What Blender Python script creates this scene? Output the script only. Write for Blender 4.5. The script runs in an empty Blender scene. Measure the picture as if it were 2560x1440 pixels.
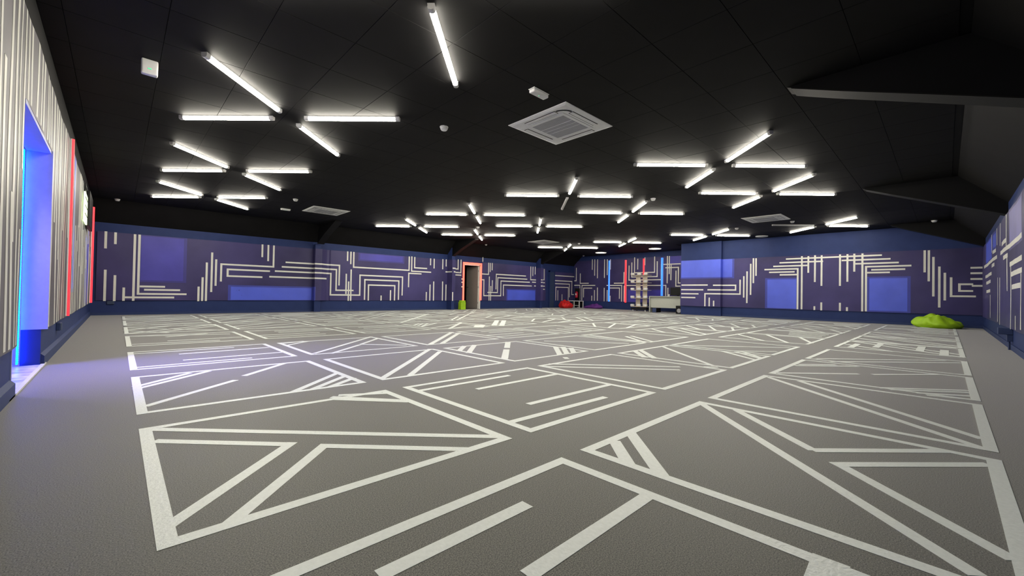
import bpy, bmesh, math, random
from mathutils import Vector, Matrix

# ------------------------------------------------------------------ camera, exposure
scn = bpy.context.scene
COL = scn.collection
CAM_H = 0.735
def _axes(yaw, pitch, roll):
    y, p, r = math.radians(yaw), math.radians(pitch), math.radians(roll)
    f = Vector((math.cos(y)*math.cos(p), math.sin(y)*math.cos(p), math.sin(p)))
    rt = Vector((math.sin(y), -math.cos(y), 0)); up = rt.cross(f)
    return f, rt*math.cos(r)+up*math.sin(r), -rt*math.sin(r)+up*math.cos(r)
F_, R_, U_ = _axes(46.37, 0.772, 0.972)
cam_data = bpy.data.cameras.new('camera'); cam = bpy.data.objects.new('camera', cam_data); COL.objects.link(cam)
cam_data.sensor_width = 36; cam_data.lens = 36*1034.35/2560; cam_data.clip_start = 0.02
cam.matrix_world = Matrix(((R_.x, U_.x, -F_.x, 0), (R_.y, U_.y, -F_.y, 0), (R_.z, U_.z, -F_.z, CAM_H), (0, 0, 0, 1)))
scn.camera = cam
scn.view_settings.view_transform = 'Standard'; scn.view_settings.look = 'None'
scn.view_settings.gamma = 1; scn.view_settings.use_curve_mapping = False
scn.view_settings.exposure = 1.85
w = bpy.data.worlds.new('world'); scn.world = w; w.use_nodes = True
w.node_tree.nodes['Background'].inputs[0].default_value = (0.0, 0.0, 0.0, 1)
scn.cycles.max_bounces = 8
LAMP = 19.5                       # batten diffuser radiance
def area(name, loc, rot, sx, sy, energy, col):
    d = bpy.data.lights.new(name, 'AREA'); d.shape = 'RECTANGLE'; d.size = sx; d.size_y = sy
    d.energy = energy; d.color = col
    o = bpy.data.objects.new(name, d); o.location = loc; o.rotation_euler = rot; COL.objects.link(o); return o
area('added_passage_spill', (-1.2, 5.3, 1.9), (0, math.radians(-42), math.radians(-8)), 0.3, 0.3, 6.5, (0.36, 0.28, 1.0)).data.spread = math.radians(70)  # unseen violet lamp, added to spill colour from the doorway onto the carpet

# ------------------------------------------------------------------ room numbers (metres)
XW, YB, YR, XG, XF, ZC = -0.475, 14.95, -0.705, 17.0, 19.2, 2.915
YP = 7.58                         # where the far wall steps back behind the pier
random.seed(7)

# ------------------------------------------------------------------ materials
MATS = {}
def mat(name, col, rough=.6, sheen=0, emit=None, estr=0, metal=0, var=0, vscale=20, bump=0, bscale=200, spec=.5, stretch=None, coat=0, sharp=0):
    if name in MATS: return MATS[name]
    m = bpy.data.materials.new(name); m.use_nodes = True; nt = m.node_tree; n = nt.nodes; l = nt.links
    b = n['Principled BSDF']
    b.inputs['Base Color'].default_value = (*col, 1); b.inputs['Roughness'].default_value = rough
    b.inputs['Metallic'].default_value = metal; b.inputs['Specular IOR Level'].default_value = spec
    if sheen: b.inputs['Sheen Weight'].default_value = sheen; b.inputs['Sheen Roughness'].default_value = .4
    if coat: b.inputs['Coat Weight'].default_value = coat
    if emit: b.inputs['Emission Color'].default_value = (*emit, 1); b.inputs['Emission Strength'].default_value = estr
    tc = n.new('ShaderNodeTexCoord'); mp = n.new('ShaderNodeMapping'); l.new(tc.outputs['Object'], mp.inputs[0])
    if stretch: mp.inputs['Scale'].default_value = stretch
    ns = n.new('ShaderNodeTexNoise'); ns.inputs['Scale'].default_value = vscale; ns.inputs['Detail'].default_value = 5
    l.new(mp.outputs[0], ns.inputs[0])
    v = var if var else .04
    cr = n.new('ShaderNodeValToRGB'); cr.color_ramp.elements[0].position = .3+sharp; cr.color_ramp.elements[1].position = .7-sharp
    cr.color_ramp.elements[0].color = (*[c*(1-v) for c in col], 1); cr.color_ramp.elements[1].color = (*[min(1, c*(1+v)) for c in col], 1)
    l.new(ns.outputs[0], cr.inputs[0]); l.new(cr.outputs[0], b.inputs['Base Color'])
    if bump:
        nb = n.new('ShaderNodeTexNoise'); nb.inputs['Scale'].default_value = bscale; nb.inputs['Detail'].default_value = 3
        l.new(mp.outputs[0], nb.inputs[0])
        bp = n.new('ShaderNodeBump'); bp.inputs['Strength'].default_value = bump; bp.inputs['Distance'].default_value = .01
        l.new(nb.outputs[0], bp.inputs['Height']); l.new(bp.outputs[0], b.inputs['Normal'])
    MATS[name] = m; return m
M = dict(
 carpet=mat('grey_carpet', (.134, .134, .110), .6, var=.75, vscale=260, sharp=.05, spec=.4, sheen=.5),
 tape=mat('white_tape', (.91, .97, .92), .45, var=.04, vscale=60, bump=.25, bscale=90, stretch=(1, 1, 1)),
 ceil=mat('black_ceiling', (.0085, .0082, .0086), .7, var=.15, vscale=3, spec=.15),
 beam=mat('black_beam', (.005, .005, .0055), .6, spec=.15),
 flange=mat('beam_flange', (.008, .008, .008), .6, spec=.2),
 black=mat('black_plastic', (.008, .008, .009), .5, spec=.25),
 blue=mat('blue_paint', (.024, .042, .145), .55, spec=.2, var=.06, vscale=4, bump=.05, bscale=30),
 skirt=mat('blue_skirting', (.030, .05, .15), .5, spec=.25),
 bvinyl=mat('navy_banner', (.055, .047, .152), .42, spec=.25, var=.32, vscale=.55, bump=.06, bscale=5),
 lvinyl=mat('charcoal_banner', (.115, .105, .12), .5, var=.35, vscale=1.2, bump=.08, bscale=6),
 panel=mat('blue_print', (.085, .13, .76), .42, var=.08, vscale=1.5),
 violet=mat('violet_print', (.078, .070, .44), .42, var=.12, vscale=1.5, spec=.3),
 violet2=mat('violet_print_border', (.062, .055, .28), .42, var=.1, vscale=1.5, spec=.3),
 pale=mat('blue_print_glare', (.24, .23, .50), .42, var=.15, vscale=1.5, spec=.3),  # blue patch on the right wall, glare painted in as a paler tone
 pale2=mat('blue_print_border_glare', (.12, .11, .28), .42, var=.15, vscale=1.5, spec=.3),  # its border, lightened with the same painted glare
 panel2=mat('blue_print_border', (.062, .075, .40), .42, var=.1, vscale=1.5, spec=.3),
 stripe=mat('white_stripe', (.80, .80, .73), .42, var=.04, vscale=5),
 lstripe=mat('pale_stripe', (.66, .66, .60), .45, var=.1, vscale=3),
 white=mat('white_plastic', (.78, .78, .78), .4),
 lampbody=mat('white_lamp_body', (.5, .5, .5), .4),
 glow=mat('lamp_diffuser', (.9, .9, .88), .5, emit=(1, .94, .81), estr=LAMP),
 down=mat('round_light_diffuser', (.9, .9, .85), .5, emit=(1, .84, .58), estr=3),
 off=mat('unlit_diffuser', (.42, .42, .43), .5),
 acw=mat('cassette_white', (.84, .84, .85), .45),
 acg=mat('cassette_grille', (.42, .42, .46), .5),
 dark=mat('dark_void', (.004, .004, .005), .9),
 red=mat('red_neon', (.8, .05, .06), .4, emit=(1, .012, .025), estr=.55),
 salmon=mat('red_door_neon', (.9, .2, .15), .4, emit=(1, .075, .045), estr=.9),
 bneon=mat('blue_neon', (.1, .4, .9), .4, emit=(.005, .10, 1), estr=.6),
 cyan=mat('cyan_led', (.1, .5, .9), .4, emit=(.0, .20, 1), estr=3.5),
 ledtape=mat('led_tape', (.05, .2, .8), .5, emit=(0, .035, 1), estr=12),
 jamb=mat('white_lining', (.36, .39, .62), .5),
 stone=mat('pale_stone', (.55, .52, .52), .35, var=.5, vscale=9),
 doorg=mat('grey_door', (.30, .28, .26), .5),
 doorw=mat('white_door_paint', (.72, .72, .68), .45),
 darkblue=mat('dark_blue_paint', (.028, .05, .11), .5),
 lime=mat('lime_fabric', (.36, .62, .01), .55, var=.15, vscale=5, bump=.2, bscale=12),
 redf=mat('red_fabric', (.62, .012, .012), .55, var=.2, vscale=5, bump=.2, bscale=12),
 purp=mat('purple_fabric', (.13, .03, .25), .6, var=.2, vscale=5, bump=.2, bscale=12),
 desk=mat('pale_desk', (.50, .52, .47), .5),
 rack=mat('cream_rack', (.62, .55, .45), .5),
 redm=mat('red_metal', (.5, .01, .04), .35),
 navy=mat('navy_metal', (.03, .05, .14), .5),
 green=mat('green_indicator', (.1, .6, .3), .4, emit=(.1, .6, .3), estr=.3),
 display=mat('lit_display', (.8, .9, .6), .4, emit=(.85, 1, .6), estr=.45),
 chrome=mat('chrome', (.6, .6, .6), .25, metal=1),
)

# ------------------------------------------------------------------ helpers
def link(name, me, m, parent=None):
    o = bpy.data.objects.new(name, me); COL.objects.link(o)
    if m is not None and not me.materials: me.materials.append(m)
    if parent is not None: o.parent = parent
    return o
def obj(name, bm, m, parent=None, smooth=False):
    me = bpy.data.meshes.new(name); bmesh.ops.recalc_face_normals(bm, faces=bm.faces); bm.to_mesh(me); bm.free()
    if smooth:
        for p in me.polygons: p.use_smooth = True
    return link(name, me, m, parent)
def box(bm, x0, y0, z0, x1, y1, z1):
    x0, x1 = sorted((x0, x1)); y0, y1 = sorted((y0, y1)); z0, z1 = sorted((z0, z1))
    v = [bm.verts.new(p) for p in ((x0,y0,z0),(x1,y0,z0),(x1,y1,z0),(x0,y1,z0),(x0,y0,z1),(x1,y0,z1),(x1,y1,z1),(x0,y1,z1))]
    for f in ((3,2,1,0),(4,5,6,7),(0,1,5,4),(1,2,6,5),(2,3,7,6),(3,0,4,7)): bm.faces.new([v[i] for i in f])
    return v
def bevel(bm, w, seg=2):
    bmesh.ops.bevel(bm, geom=bm.edges[:], offset=w, segments=seg, affect='EDGES', profile=.6)
def boxo(name, m, a, b, parent=None, bv=0, seg=2):
    bm = bmesh.new(); box(bm, *a, *b)
    if bv: bevel(bm, bv, seg)
    return obj(name, bm, m, parent, smooth=False)
def cyl(bm, p, q, r, r2=None, n=16, cap=True):
    p, q = Vector(p), Vector(q); d = (q-p); L = d.length
    mt = Matrix.Translation((p+q)/2) @ d.to_track_quat('Z', 'Y').to_matrix().to_4x4()
    bmesh.ops.create_cone(bm, cap_ends=cap, segments=n, radius1=r, radius2=r if r2 is None else r2, depth=L, matrix=mt)
def lathe(bm, prof, n=24, mt=Matrix()):
    rings = []
    for r, z in prof:
        rings.append([bm.verts.new(mt @ Vector((r*math.cos(2*math.pi*k/n), r*math.sin(2*math.pi*k/n), z))) for k in range(n)])
    for a, b in zip(rings, rings[1:]):
        for k in range(n): bm.faces.new((a[k], a[(k+1) % n], b[(k+1) % n], b[k]))
    for rg in (rings[0], rings[-1]):
        try: bm.faces.new(rg)
        except ValueError: pass
def thing(name, label, cat, loc=(0, 0, 0), rz=0, group=None):
    o = bpy.data.objects.new(name, None); COL.objects.link(o); o.location = loc; o.rotation_euler = (0, 0, rz); o.empty_display_size = .1
    o['label'] = label; o['category'] = cat
    if group: o['group'] = group
    return o
def tag(o, label, cat, group=None):
    o['label'] = label; o['category'] = cat
    if group: o['group'] = group
    return o
def struct(o): o['kind'] = 'structure'; return o
def poly(bm, pts, th):
    """extruded polygon: pts list of 3D, th = vector"""
    a = [bm.verts.new(p) for p in pts]; b = [bm.verts.new(Vector(p)+Vector(th)) for p in pts]
    bm.faces.new(a); bm.faces.new(b[::-1])
    for i in range(len(a)): j = (i+1) % len(a); bm.faces.new((a[i], a[j], b[j], b[i]))

# ------------------------------------------------------------------ room shell
T = .12
floor = boxo('floor', M['carpet'], (XW-.03, YR-T, -T), (XF+T, YB+T, 0)); struct(floor)
ceiling = boxo('ceiling', M['ceil'], (XW-T, YR-T, ZC+.012), (XF+T, YB+T, ZC+.12)); struct(ceiling)
# sloping eaves along both long walls
bm = bmesh.new()
poly(bm, [(XW, YR-.1, 2.37), (XW, YR, 2.37), (XW, -.14, ZC), (XW, -.14, ZC+.02), (XW, YR-.1, ZC+.02)], (XG-XW, 0, 0))
struct(obj('trim_1', bm, M['ceil']))
bm = bmesh.new()
poly(bm, [(XW, YB+.1, 2.385), (XW, YB, 2.385), (XW, 14.38, ZC), (XW, 14.38, ZC+.02), (XW, YB+.1, ZC+.02)], (XF-XW, 0, 0))
struct(obj('trim_2', bm, M['ceil']))

# left wall with the doorway (y 4.25 .. 5.75, z 0 .. 1.98)
WX = -.50
bm = bmesh.new()
box(bm, WX-T, YR-T, 0, WX, 4.25, 2.56); box(bm, WX-T, 5.75, 0, WX, YB, 2.56); box(bm, WX-T, 4.25, 1.98, WX, 5.75, 2.56)
wl = struct(obj('wall_left', bm, M['blue']))
struct(boxo('trim_3', M['ceil'], (WX-T, YR-T, 2.56), (WX, YB, ZC)))          # black painted strip above the mural
bm = bmesh.new()
for a, b in ((YR, 4.25), (5.75, YB)):
    poly(bm, [(WX, a, 0), (XW, a, 0), (XW, a, .085), (WX, a, .11)], (0, b-a, 0))
struct(obj('baseboard_left', bm, M['skirt']))
# passage behind the doorway
bm = bmesh.new()
box(bm, -2.1, 5.86, 0, WX-T, 5.95, 2.1); box(bm, -2.1, 4.05, 0, WX-T, 4.14, 2.1); box(bm, -2.2, 4.05, 0, -2.1, 5.95, 2.1); box(bm, -2.1, 4.05, 2.1, WX-T, 5.95, 2.16)
struct(obj('wall_passage', bm, M['doorw']))
struct(boxo('floor_passage', M['stone'], (-2.1, 4.05, -.05), (XW+.0, 5.86, .012)))
bm = bmesh.new(); box(bm, -.497, 4.26, .0, -.470, 5.86, .016); bevel(bm, .003)
tag(obj('threshold_strip', bm, M['doorw']), 'white edging strip across the blue lit doorway threshold', 'threshold')
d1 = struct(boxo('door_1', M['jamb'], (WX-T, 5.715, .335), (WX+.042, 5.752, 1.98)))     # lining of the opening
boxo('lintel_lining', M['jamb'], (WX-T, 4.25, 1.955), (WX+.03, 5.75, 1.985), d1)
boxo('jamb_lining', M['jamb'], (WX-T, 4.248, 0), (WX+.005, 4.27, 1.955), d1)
boxo('lower_jamb', M['blue'], (WX-T, 5.718, 0), (WX+.002, 5.752, .335), d1)
ls = thing('led_strip', 'dotted cyan LED strip running up the back edge of the doorway', 'light strip', (-.632, 5.688, 0))
boxo('backing', M['ledtape'], (-.006, -.016, .03), (.004, .020, 1.95), ls)
bm = bmesh.new()
for k in range(110): z = .045+k*.0173; box(bm, .004, -.012, z, .008, -.003, z+.009); box(bm, -.004, -.020, z, .003, -.016, z+.009)
o = obj('led_dots', bm, M['cyan'], ls); o['kind'] = 'stuff'

# back wall, with the doorway x 11.3 .. 12.12
DX0, DX1, DZ = 11.27, 12.13, 1.98
bm = bmesh.new()
box(bm, XW-T, YB, 0, DX0, YB+T, 2.40); box(bm, DX1, YB, 0, XF+T, YB+T, 2.40); box(bm, DX0, YB, DZ, DX1, YB+T, 2.40)
struct(obj('wall_back', bm, M['blue']))
bm = bmesh.new(); box(bm, DX0-.3, YB+T, 0, DX0-.2, YB+1.6, 2.2); box(bm, DX1+.2, YB+T, 0, DX1+.3, YB+1.6, 2.2); box(bm, DX0-.3, YB+1.5, 0, DX1+.3, YB+1.6, 2.2); box(bm, DX0-.3, YB+T, 2.1, DX1+.3, YB+1.6, 2.2); box(bm, DX0-.3, YB+T, -.05, DX1+.3, YB+1.6, 0)
struct(obj('wall_closet', bm, M['dark']))
d2 = struct(boxo('door_2', M['doorw'], (DX0-.05, YB-.02, 0), (DX0, YB+T, DZ+.05)))
boxo('door_frame', M['doorw'], (DX1, YB-.03, 0), (DX1+.07, YB+T, DZ+.05), d2)
boxo('door_frame', M['doorw'], (DX0-.05, YB-.03, DZ), (DX1+.07, YB+T, DZ+.05), d2)
# open leaf, hinged on the right, swung into the dark room
bm = bmesh.new(); box(bm, -.80, -.02, .01, 0, .02, DZ-.02); bevel(bm, .003, 1)
leaf = obj('door_leaf', bm, M['doorg'], d2); leaf.location = (DX1-.045, YB+.03, 0); leaf.rotation_euler = (0, 0, math.radians(-88))
boxo('door_edge', M['doorw'], (DX1-.05, YB-.0, .01), (DX1-.005, YB+.05, DZ-.02), d2)
bm = bmesh.new(); cyl(bm, (-.72, -.03, 1.0), (-.72, -.07, 1.0), .012); cyl(bm, (-.72, -.07, 1.0), (-.60, -.07, 1.0), .010)
obj('door_handle', bm, M['chrome'], leaf)
for z in (.28, 1.0, 1.75): boxo('hinge', M['chrome'], (DX1-.058, YB-.006, z-.045), (DX1-.042, YB+.002, z+.045), d2)
# closed blue door at the far end of the back wall
d3 = struct(boxo('door_3', M['darkblue'], (17.06, YB-.045, 0), (17.42, YB-.005, 1.95), bv=.006))
boxo('door_frame', M['blue'], (16.98, YB-.06, 0), (17.06, YB, 2.02), d3); boxo('door_frame', M['blue'], (17.42, YB-.06, 0), (17.47, YB, 2.02), d3)
boxo('door_frame', M['blue'], (16.98, YB-.06, 1.95), (17.47, YB, 2.02), d3)
boxo('middle_rail', M['navy'], (17.06, YB-.052, .82), (17.42, YB-.044, .86), d3)

struct(boxo('wall_right', M['blue'], (XW-T, YR-T, 0), (XG+T, YR, 2.40)))
struct(boxo('wall_far', M['blue'], (XG, YR, 0), (XG+T, YP-.1, ZC)))
struct(boxo('wall_recess', M['blue'], (XF, YP-.1, 0), (XF+T, YB+T, ZC)))
struct(boxo('wall_return', M['blue'], (XG+.0, YP-.2, 0), (XF, YP-.08, ZC)))
struct(boxo('wall_pier', M['blue'], (XG-.11, 6.0, 0), (XG+.02, YP, ZC), bv=.004, seg=1))
def skirt(name, a, b):
    struct(boxo(name, M['skirt'], a, b, bv=.004, seg=1))
skirt('baseboard_right', (XW, YR, 0), (XG, YR+.018, .085))
skirt('baseboard_back', (XW, YB-.014, 0), (DX0-.06, YB, .07)); skirt('baseboard_back_right', (DX1+.08, YB-.014, 0), (16.97, YB, .07))
skirt('baseboard_far', (XG-.014, YR, 0), (XG, 6.0, .07))

# portal frames: black haunches under the ceiling, blue posts down the long walls
fr_i = 4
for k, (fx, bx) in enumerate(((4.97, 4.84), (10.55, 10.35), (16.2, 15.98))):
    bm = bmesh.new(); prof = [(1.14, ZC), (.7, 2.735), (.1, 2.50), (YR, 2.18)]
    poly(bm, [(fx, y, z) for y, z in prof]+[(fx, YR, ZC)], (.2, 0, 0))
    f1 = struct(obj('trim_%d' % fr_i, bm, M['beam'])); fr_i += 1
    bm = bmesh.new(); prof[0] = (1.10, 2.899)
    poly(bm, [(fx-.012, y, z) for y, z in prof]+[(fx-.012, y, z-.012) for y, z in prof[::-1]], (.224, 0, 0))
    obj('flange', bm, M['flange'], f1)
    bm = bmesh.new(); prof = [(13.0, ZC), (14.0, 2.57), (14.6, 2.31)]; bw = .2 if k == 0 else .15
    poly(bm, [(bx, y, z) for y, z in prof]+[(bx, 14.6, ZC)], (bw, 0, 0))
    f2 = struct(obj('trim_%d' % fr_i, bm, M['beam'])); fr_i += 1
    bm = bmesh.new(); prof[0] = (13.04, 2.901)
    poly(bm, [(bx-.012, y, z) for y, z in prof]+[(bx-.012, y, z-.012) for y, z in prof[::-1]], (bw+.024, 0, 0))
    obj('flange', bm, M['flange'], f2)
    struct(boxo('trim_%d' % fr_i, M['blue'], (bx, 14.61 if k else 14.80, 0), (bx+bw, YB, (2.3, 2.66, 2.6)[k]), bv=.004, seg=1)); fr_i += 1

# ceiling panels on the 0.61 m grid
G = .61; GX, GY = .86, 4.81
def panel_mesh(w, d):
    bm = bmesh.new(); g = .0012; t = .002
    lo = [(g, g), (w-g, g), (w-g, d-g), (g, d-g)]; li = [(g+t, g+t), (w-g-t, g+t), (w-g-t, d-g-t), (g+t, d-g-t)]
    a = [bm.verts.new((x, y, .011)) for x, y in lo]; b = [bm.verts.new((x, y, .003)) for x, y in lo]; c = [bm.verts.new((x, y, 0)) for x, y in li]
    for i in range(4):
        j = (i+1) % 4; bm.faces.new((a[i], a[j], b[j], b[i])); bm.faces.new((b[i], b[j], c[j], c[i]))
    bm.faces.new(c); bm.faces.new(a[::-1]); return bm
cells = []
for i in range(-4, 34):
    for j in range(-10, 18):
        x0, y0 = GX+i*G, GY+j*G; x1, y1 = x0+G, y0+G
        x0, x1 = max(x0, WX), min(x1, XF); y0, y1 = max(y0, -.13), min(y1, 14.37)
        if y0 < YP and x0 < XG: x1 = min(x1, XG)
        elif y0 < YP: continue
        if x1-x0 < .08 or y1-y0 < .08: continue
        c = Vector(((x0+x1)/2, (y0+y1)/2, ZC-CAM_H)); dp = c.dot(F_)
        u, v = (c.dot(R_)/dp, c.dot(U_)/dp) if dp > .1 else (9, 9)
        seen = dp > .1 and abs(u) < 1.3 and v < .75
        cells.append((0 if seen else 1, c.length, x0, y0, x1, y1))
cells.sort(); shared = {}
rest = bmesh.new()
for n, (_, _, x0, y0, x1, y1) in enumerate(cells):
    key = (round(x1-x0, 3), round(y1-y0, 3))
    if key not in shared:
        bm = panel_mesh(*key); me = bpy.data.meshes.new('ceiling_panel'); bmesh.ops.recalc_face_normals(bm, faces=bm.faces); bm.to_mesh(me); bm.free(); me.materials.append(M['ceil']); shared[key] = me
    if n < 299:
        o = link('ceiling_panel', shared[key], None, ceiling); o.location = (x0, y0, ZC)
    else:
        k0 = len(rest.verts); rest.from_mesh(shared[key]); rest.verts.ensure_lookup_table()
        for vv in rest.verts[k0:]: vv.co += Vector((x0, y0, ZC))
o = obj('distant_ceiling_panels', rest, M['ceil'], ceiling); o['kind'] = 'stuff'

# ------------------------------------------------------------------ floor tape
DATA_FL = [[0.118,2.864,1.443,1.569,0.05],[0.141,2.614,0.597,2.162,0.05],[0.626,2.172,0.116,1.64,0.05],[0.738,2.046,0.267,1.543,0.05],[0.725,2.024,1.22,1.533,0.05],[0.105,4.12,0.468,4.507,0.05],[0.106,4.022,0.606,4.519,0.05],[0.137,3.409,0.705,3.948,0.05],[0.79,4.095,1.236,4.567,0.05],[0.931,3.241,1.432,3.738,0.05],[1.066,3.243,1.437,3.573,0.05],[1.192,3.241,1.461,3.446,0.05],[1.138,2.94,1.445,2.777,0.05],[1.082,2.922,1.434,2.502,0.05],[1.082,2.851,1.428,2.481,0.05],[1.637,2.703,2.56,2.7,0.05],[2.002,2.47,2.956,2.472,0.05],[1.995,1.918,2.948,1.905,0.05],[2.564,1.692,1.627,1.715,0.05],[1.832,1.154,1.625,0.95,0.06],[2.013,1.172,1.624,0.796,0.06],[2.94,1.174,1.684,-0.061,0.05],[2.939,0.942,2.454,0.44,0.05],[2.453,0.446,2.957,-0.007,0.05],[2.317,0.344,2.86,-0.137,0.05],[2.329,0.318,1.863,-0.137,0.05],[1.054,1.008,0.504,1.01,0.052],[1.426,0.755,0.788,0.752,0.052],[1.471,0.222,1.313,0.215,0.085],[4.39,1.141,3.141,-0.139,0.05],[4.408,0.899,3.366,-0.138,0.05],[4.697,1.144,5.3,0.59,0.05],[5.379,0.495,5.93,0.054,0.05],[4.614,0.389,5.081,-0.129,0.05],[4.6,0.318,4.979,-0.131,0.05],[4.61,0.167,4.801,-0.139,0.05],[4.566,0.102,4.644,-0.134,0.05],[5.497,1.134,5.816,0.844,0.05],[5.372,1.136,5.893,0.664,0.05],[6.205,1.096,7.383,0.006,0.05],[6.061,0.936,7.279,-0.125,0.05],[8.112,1.003,8.861,0.999,0.08],[8.463,0.746,9.258,0.747,0.08],[8.466,0.264,9.27,0.261,0.09],[8.073,0.016,8.946,0.013,0.09],[9.4,1.142,9.492,-0.11,0.05],[3.304,2.885,4.258,1.91,0.05],[3.16,2.809,4.085,1.832,0.05],[4.471,1.75,4.56,1.643,0.05],[5.746,2.832,4.604,1.699,0.05],[5.005,2.863,4.568,2.474,0.07],[5.128,2.844,4.593,2.36,0.07],[5.945,2.079,5.454,1.54,0.05],[6.042,1.948,5.63,1.536,0.05],[6.123,1.887,5.679,1.528,0.05],[6.023,2.858,7.245,1.596,0.05],[6.119,2.011,6.548,1.593,0.05],[2.943,4.605,1.617,3.267,0.055],[2.918,4.338,1.882,3.258,0.055],[3.485,4.587,3.132,4.234,0.07],[3.665,4.592,3.121,4.024,0.07],[4.301,4.58,3.819,4.084,0.08],[3.711,3.978,3.158,3.415,0.08],[4.44,3.758,3.901,3.229,0.07],[4.527,3.695,4.037,3.23,0.07],[4.533,3.559,4.178,3.231,0.07],[4.857,4.348,5.694,3.352,0.05],[6.287,4.501,6.028,3.354,0.05],[6.618,3.958,6.031,3.27,0.05],[6.779,3.953,6.261,3.272,0.05],[3.745,3.047,3.792,3.011,0.12],[0.147,6.161,1.073,6.158,0.05],[0.51,5.869,1.405,5.915,0.05],[0.498,5.351,1.414,5.377,0.05],[0.138,5.103,1.056,5.113,0.05],[0.15,7.196,1.073,7.139,0.05],[0.515,7.412,1.396,7.438,0.05],[0.539,8.025,1.072,8.311,0.05],[0.14,8.384,1.34,8.033,0.05],[1.666,5.056,2.976,6.391,0.05],[2.959,6.116,2.441,5.559,0.05],[2.441,5.559,2.898,5.12,0.05],[2.414,5.523,1.818,4.942,0.05],[1.629,5.999,2.006,6.33,0.05],[1.623,6.229,1.956,6.365,0.05],[0.152,10.134,0.645,9.65,0.05],[0.743,9.467,1.328,8.856,0.05],[0.967,10.393,1.477,10.085,0.05],[0.155,9.434,0.612,8.757,0.05],[4.506,6.319,3.195,5.002,0.07],[4.523,6.125,3.395,5.0,0.07],[4.815,8.84,7.579,12.024,0.05],[6.491,9.136,7.617,10.381,0.05],[6.572,8.999,10.896,13.594,0.05],[4.85,6.907,6.091,8.174,0.07],[5.54,6.902,6.011,7.417,0.12],[5.622,6.851,6.11,7.357,0.12],[6.233,7.112,7.447,8.378,0.12],[6.284,6.914,7.617,8.284,0.12],[4.714,8.033,5.109,8.484,0.05],[4.745,7.918,5.188,8.438,0.05],[4.798,7.822,5.287,8.38,0.05]]
strips = []
CX = [(.095, 1.465), (1.60, 2.98), (3.12, 4.47), (4.61, 5.98), (6.105, 7.50), (8.0, 9.4), (9.52, 10.92), (11.04, 12.44), (13.0, 14.4), (14.55, 15.97)]
RY = [(-.18, 1.195), (1.515, 2.885), (3.21, 4.58), (4.955, 6.35), (6.95, 8.42), (8.87, 10.33), (10.72, 12.25), (12.65, 14.1)]
h_ = .025
for i, (x0, x1) in enumerate(CX):
    for j, (y0, y1) in enumerate(RY):
        strips += [(x0, y0+h_, x1, y0+h_, .05), (x0, y1-h_, x1, y1-h_, .05), (x0+h_, y0, x0+h_, y1, .05), (x1-h_, y0, x1-h_, y1, .05)]
        if i <= 4 and j <= 2 or (j <= 4 and i == 0) or (j == 3 and i <= 2): continue
        rnd = random.Random(i*31+j*7); st = rnd.randrange(4)
        W_, H_ = x1-x0, y1-y0
        if st == 0:
            strips += [(x0, y0+.2*H_, x1, y1-.3*H_, .05), (x0, y0+.45*H_, x1-.3*W_, y1, .05), (x0+.2*W_, y0, x1, y0+.3*H_, .05)]
        elif st == 1:
            for q in (.2, .4, .65, .82): strips.append((x0+(0 if q < .5 else .3)*W_, y0+q*H_, x0+(.7 if q < .5 else 1)*W_, y0+q*H_, .05))
        elif st == 2:
            strips += [(x0, y0, x1, y1, .05), (x0+.25*W_, y0, x1, y1-.25*H_, .05), (x0, y0+.5*H_, x0+.5*W_, y1, .05)]
        else:
            for q in (.25, .5, .75): strips.append((x0+q*W_, y0+.1*H_, x0+q*W_, y0+(.45+.2*q)*H_, .06))
strips += [tuple(s) for s in DATA_FL]
def sdist(s): return math.hypot((s[0]+s[2])/2, (s[1]+s[3])/2)
strips.sort(key=sdist)
def strip_bm(bm, s, z):
    a, b = Vector((s[0], s[1])), Vector((s[2], s[3])); d = (b-a); L = d.length; d.normalize(); p = Vector((-d.y, d.x))*(s[4]/2)
    pts = [a-p, b-p, b+p, a+p]
    v0 = [bm.verts.new((q.x, q.y, 0.0002)) for q in pts]; v1 = [bm.verts.new((q.x, q.y, z)) for q in pts]
    bm.faces.new(v1)
    for k in range(4): m = (k+1) % 4; bm.faces.new((v0[k], v0[m], v1[m], v1[k]))
rest = bmesh.new()
for n, s in enumerate(strips):
    z = .0010+.00001*n if n < 299 else .0040+.00001*(n % 150)
    if n < 299:
        bm = bmesh.new(); strip_bm(bm, s, z); obj('tape_strip', bm, M['tape'], floor)
    else: strip_bm(rest, s, z)
o = obj('distant_tape_strips', rest, M['tape'], floor); o['kind'] = 'stuff'

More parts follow.
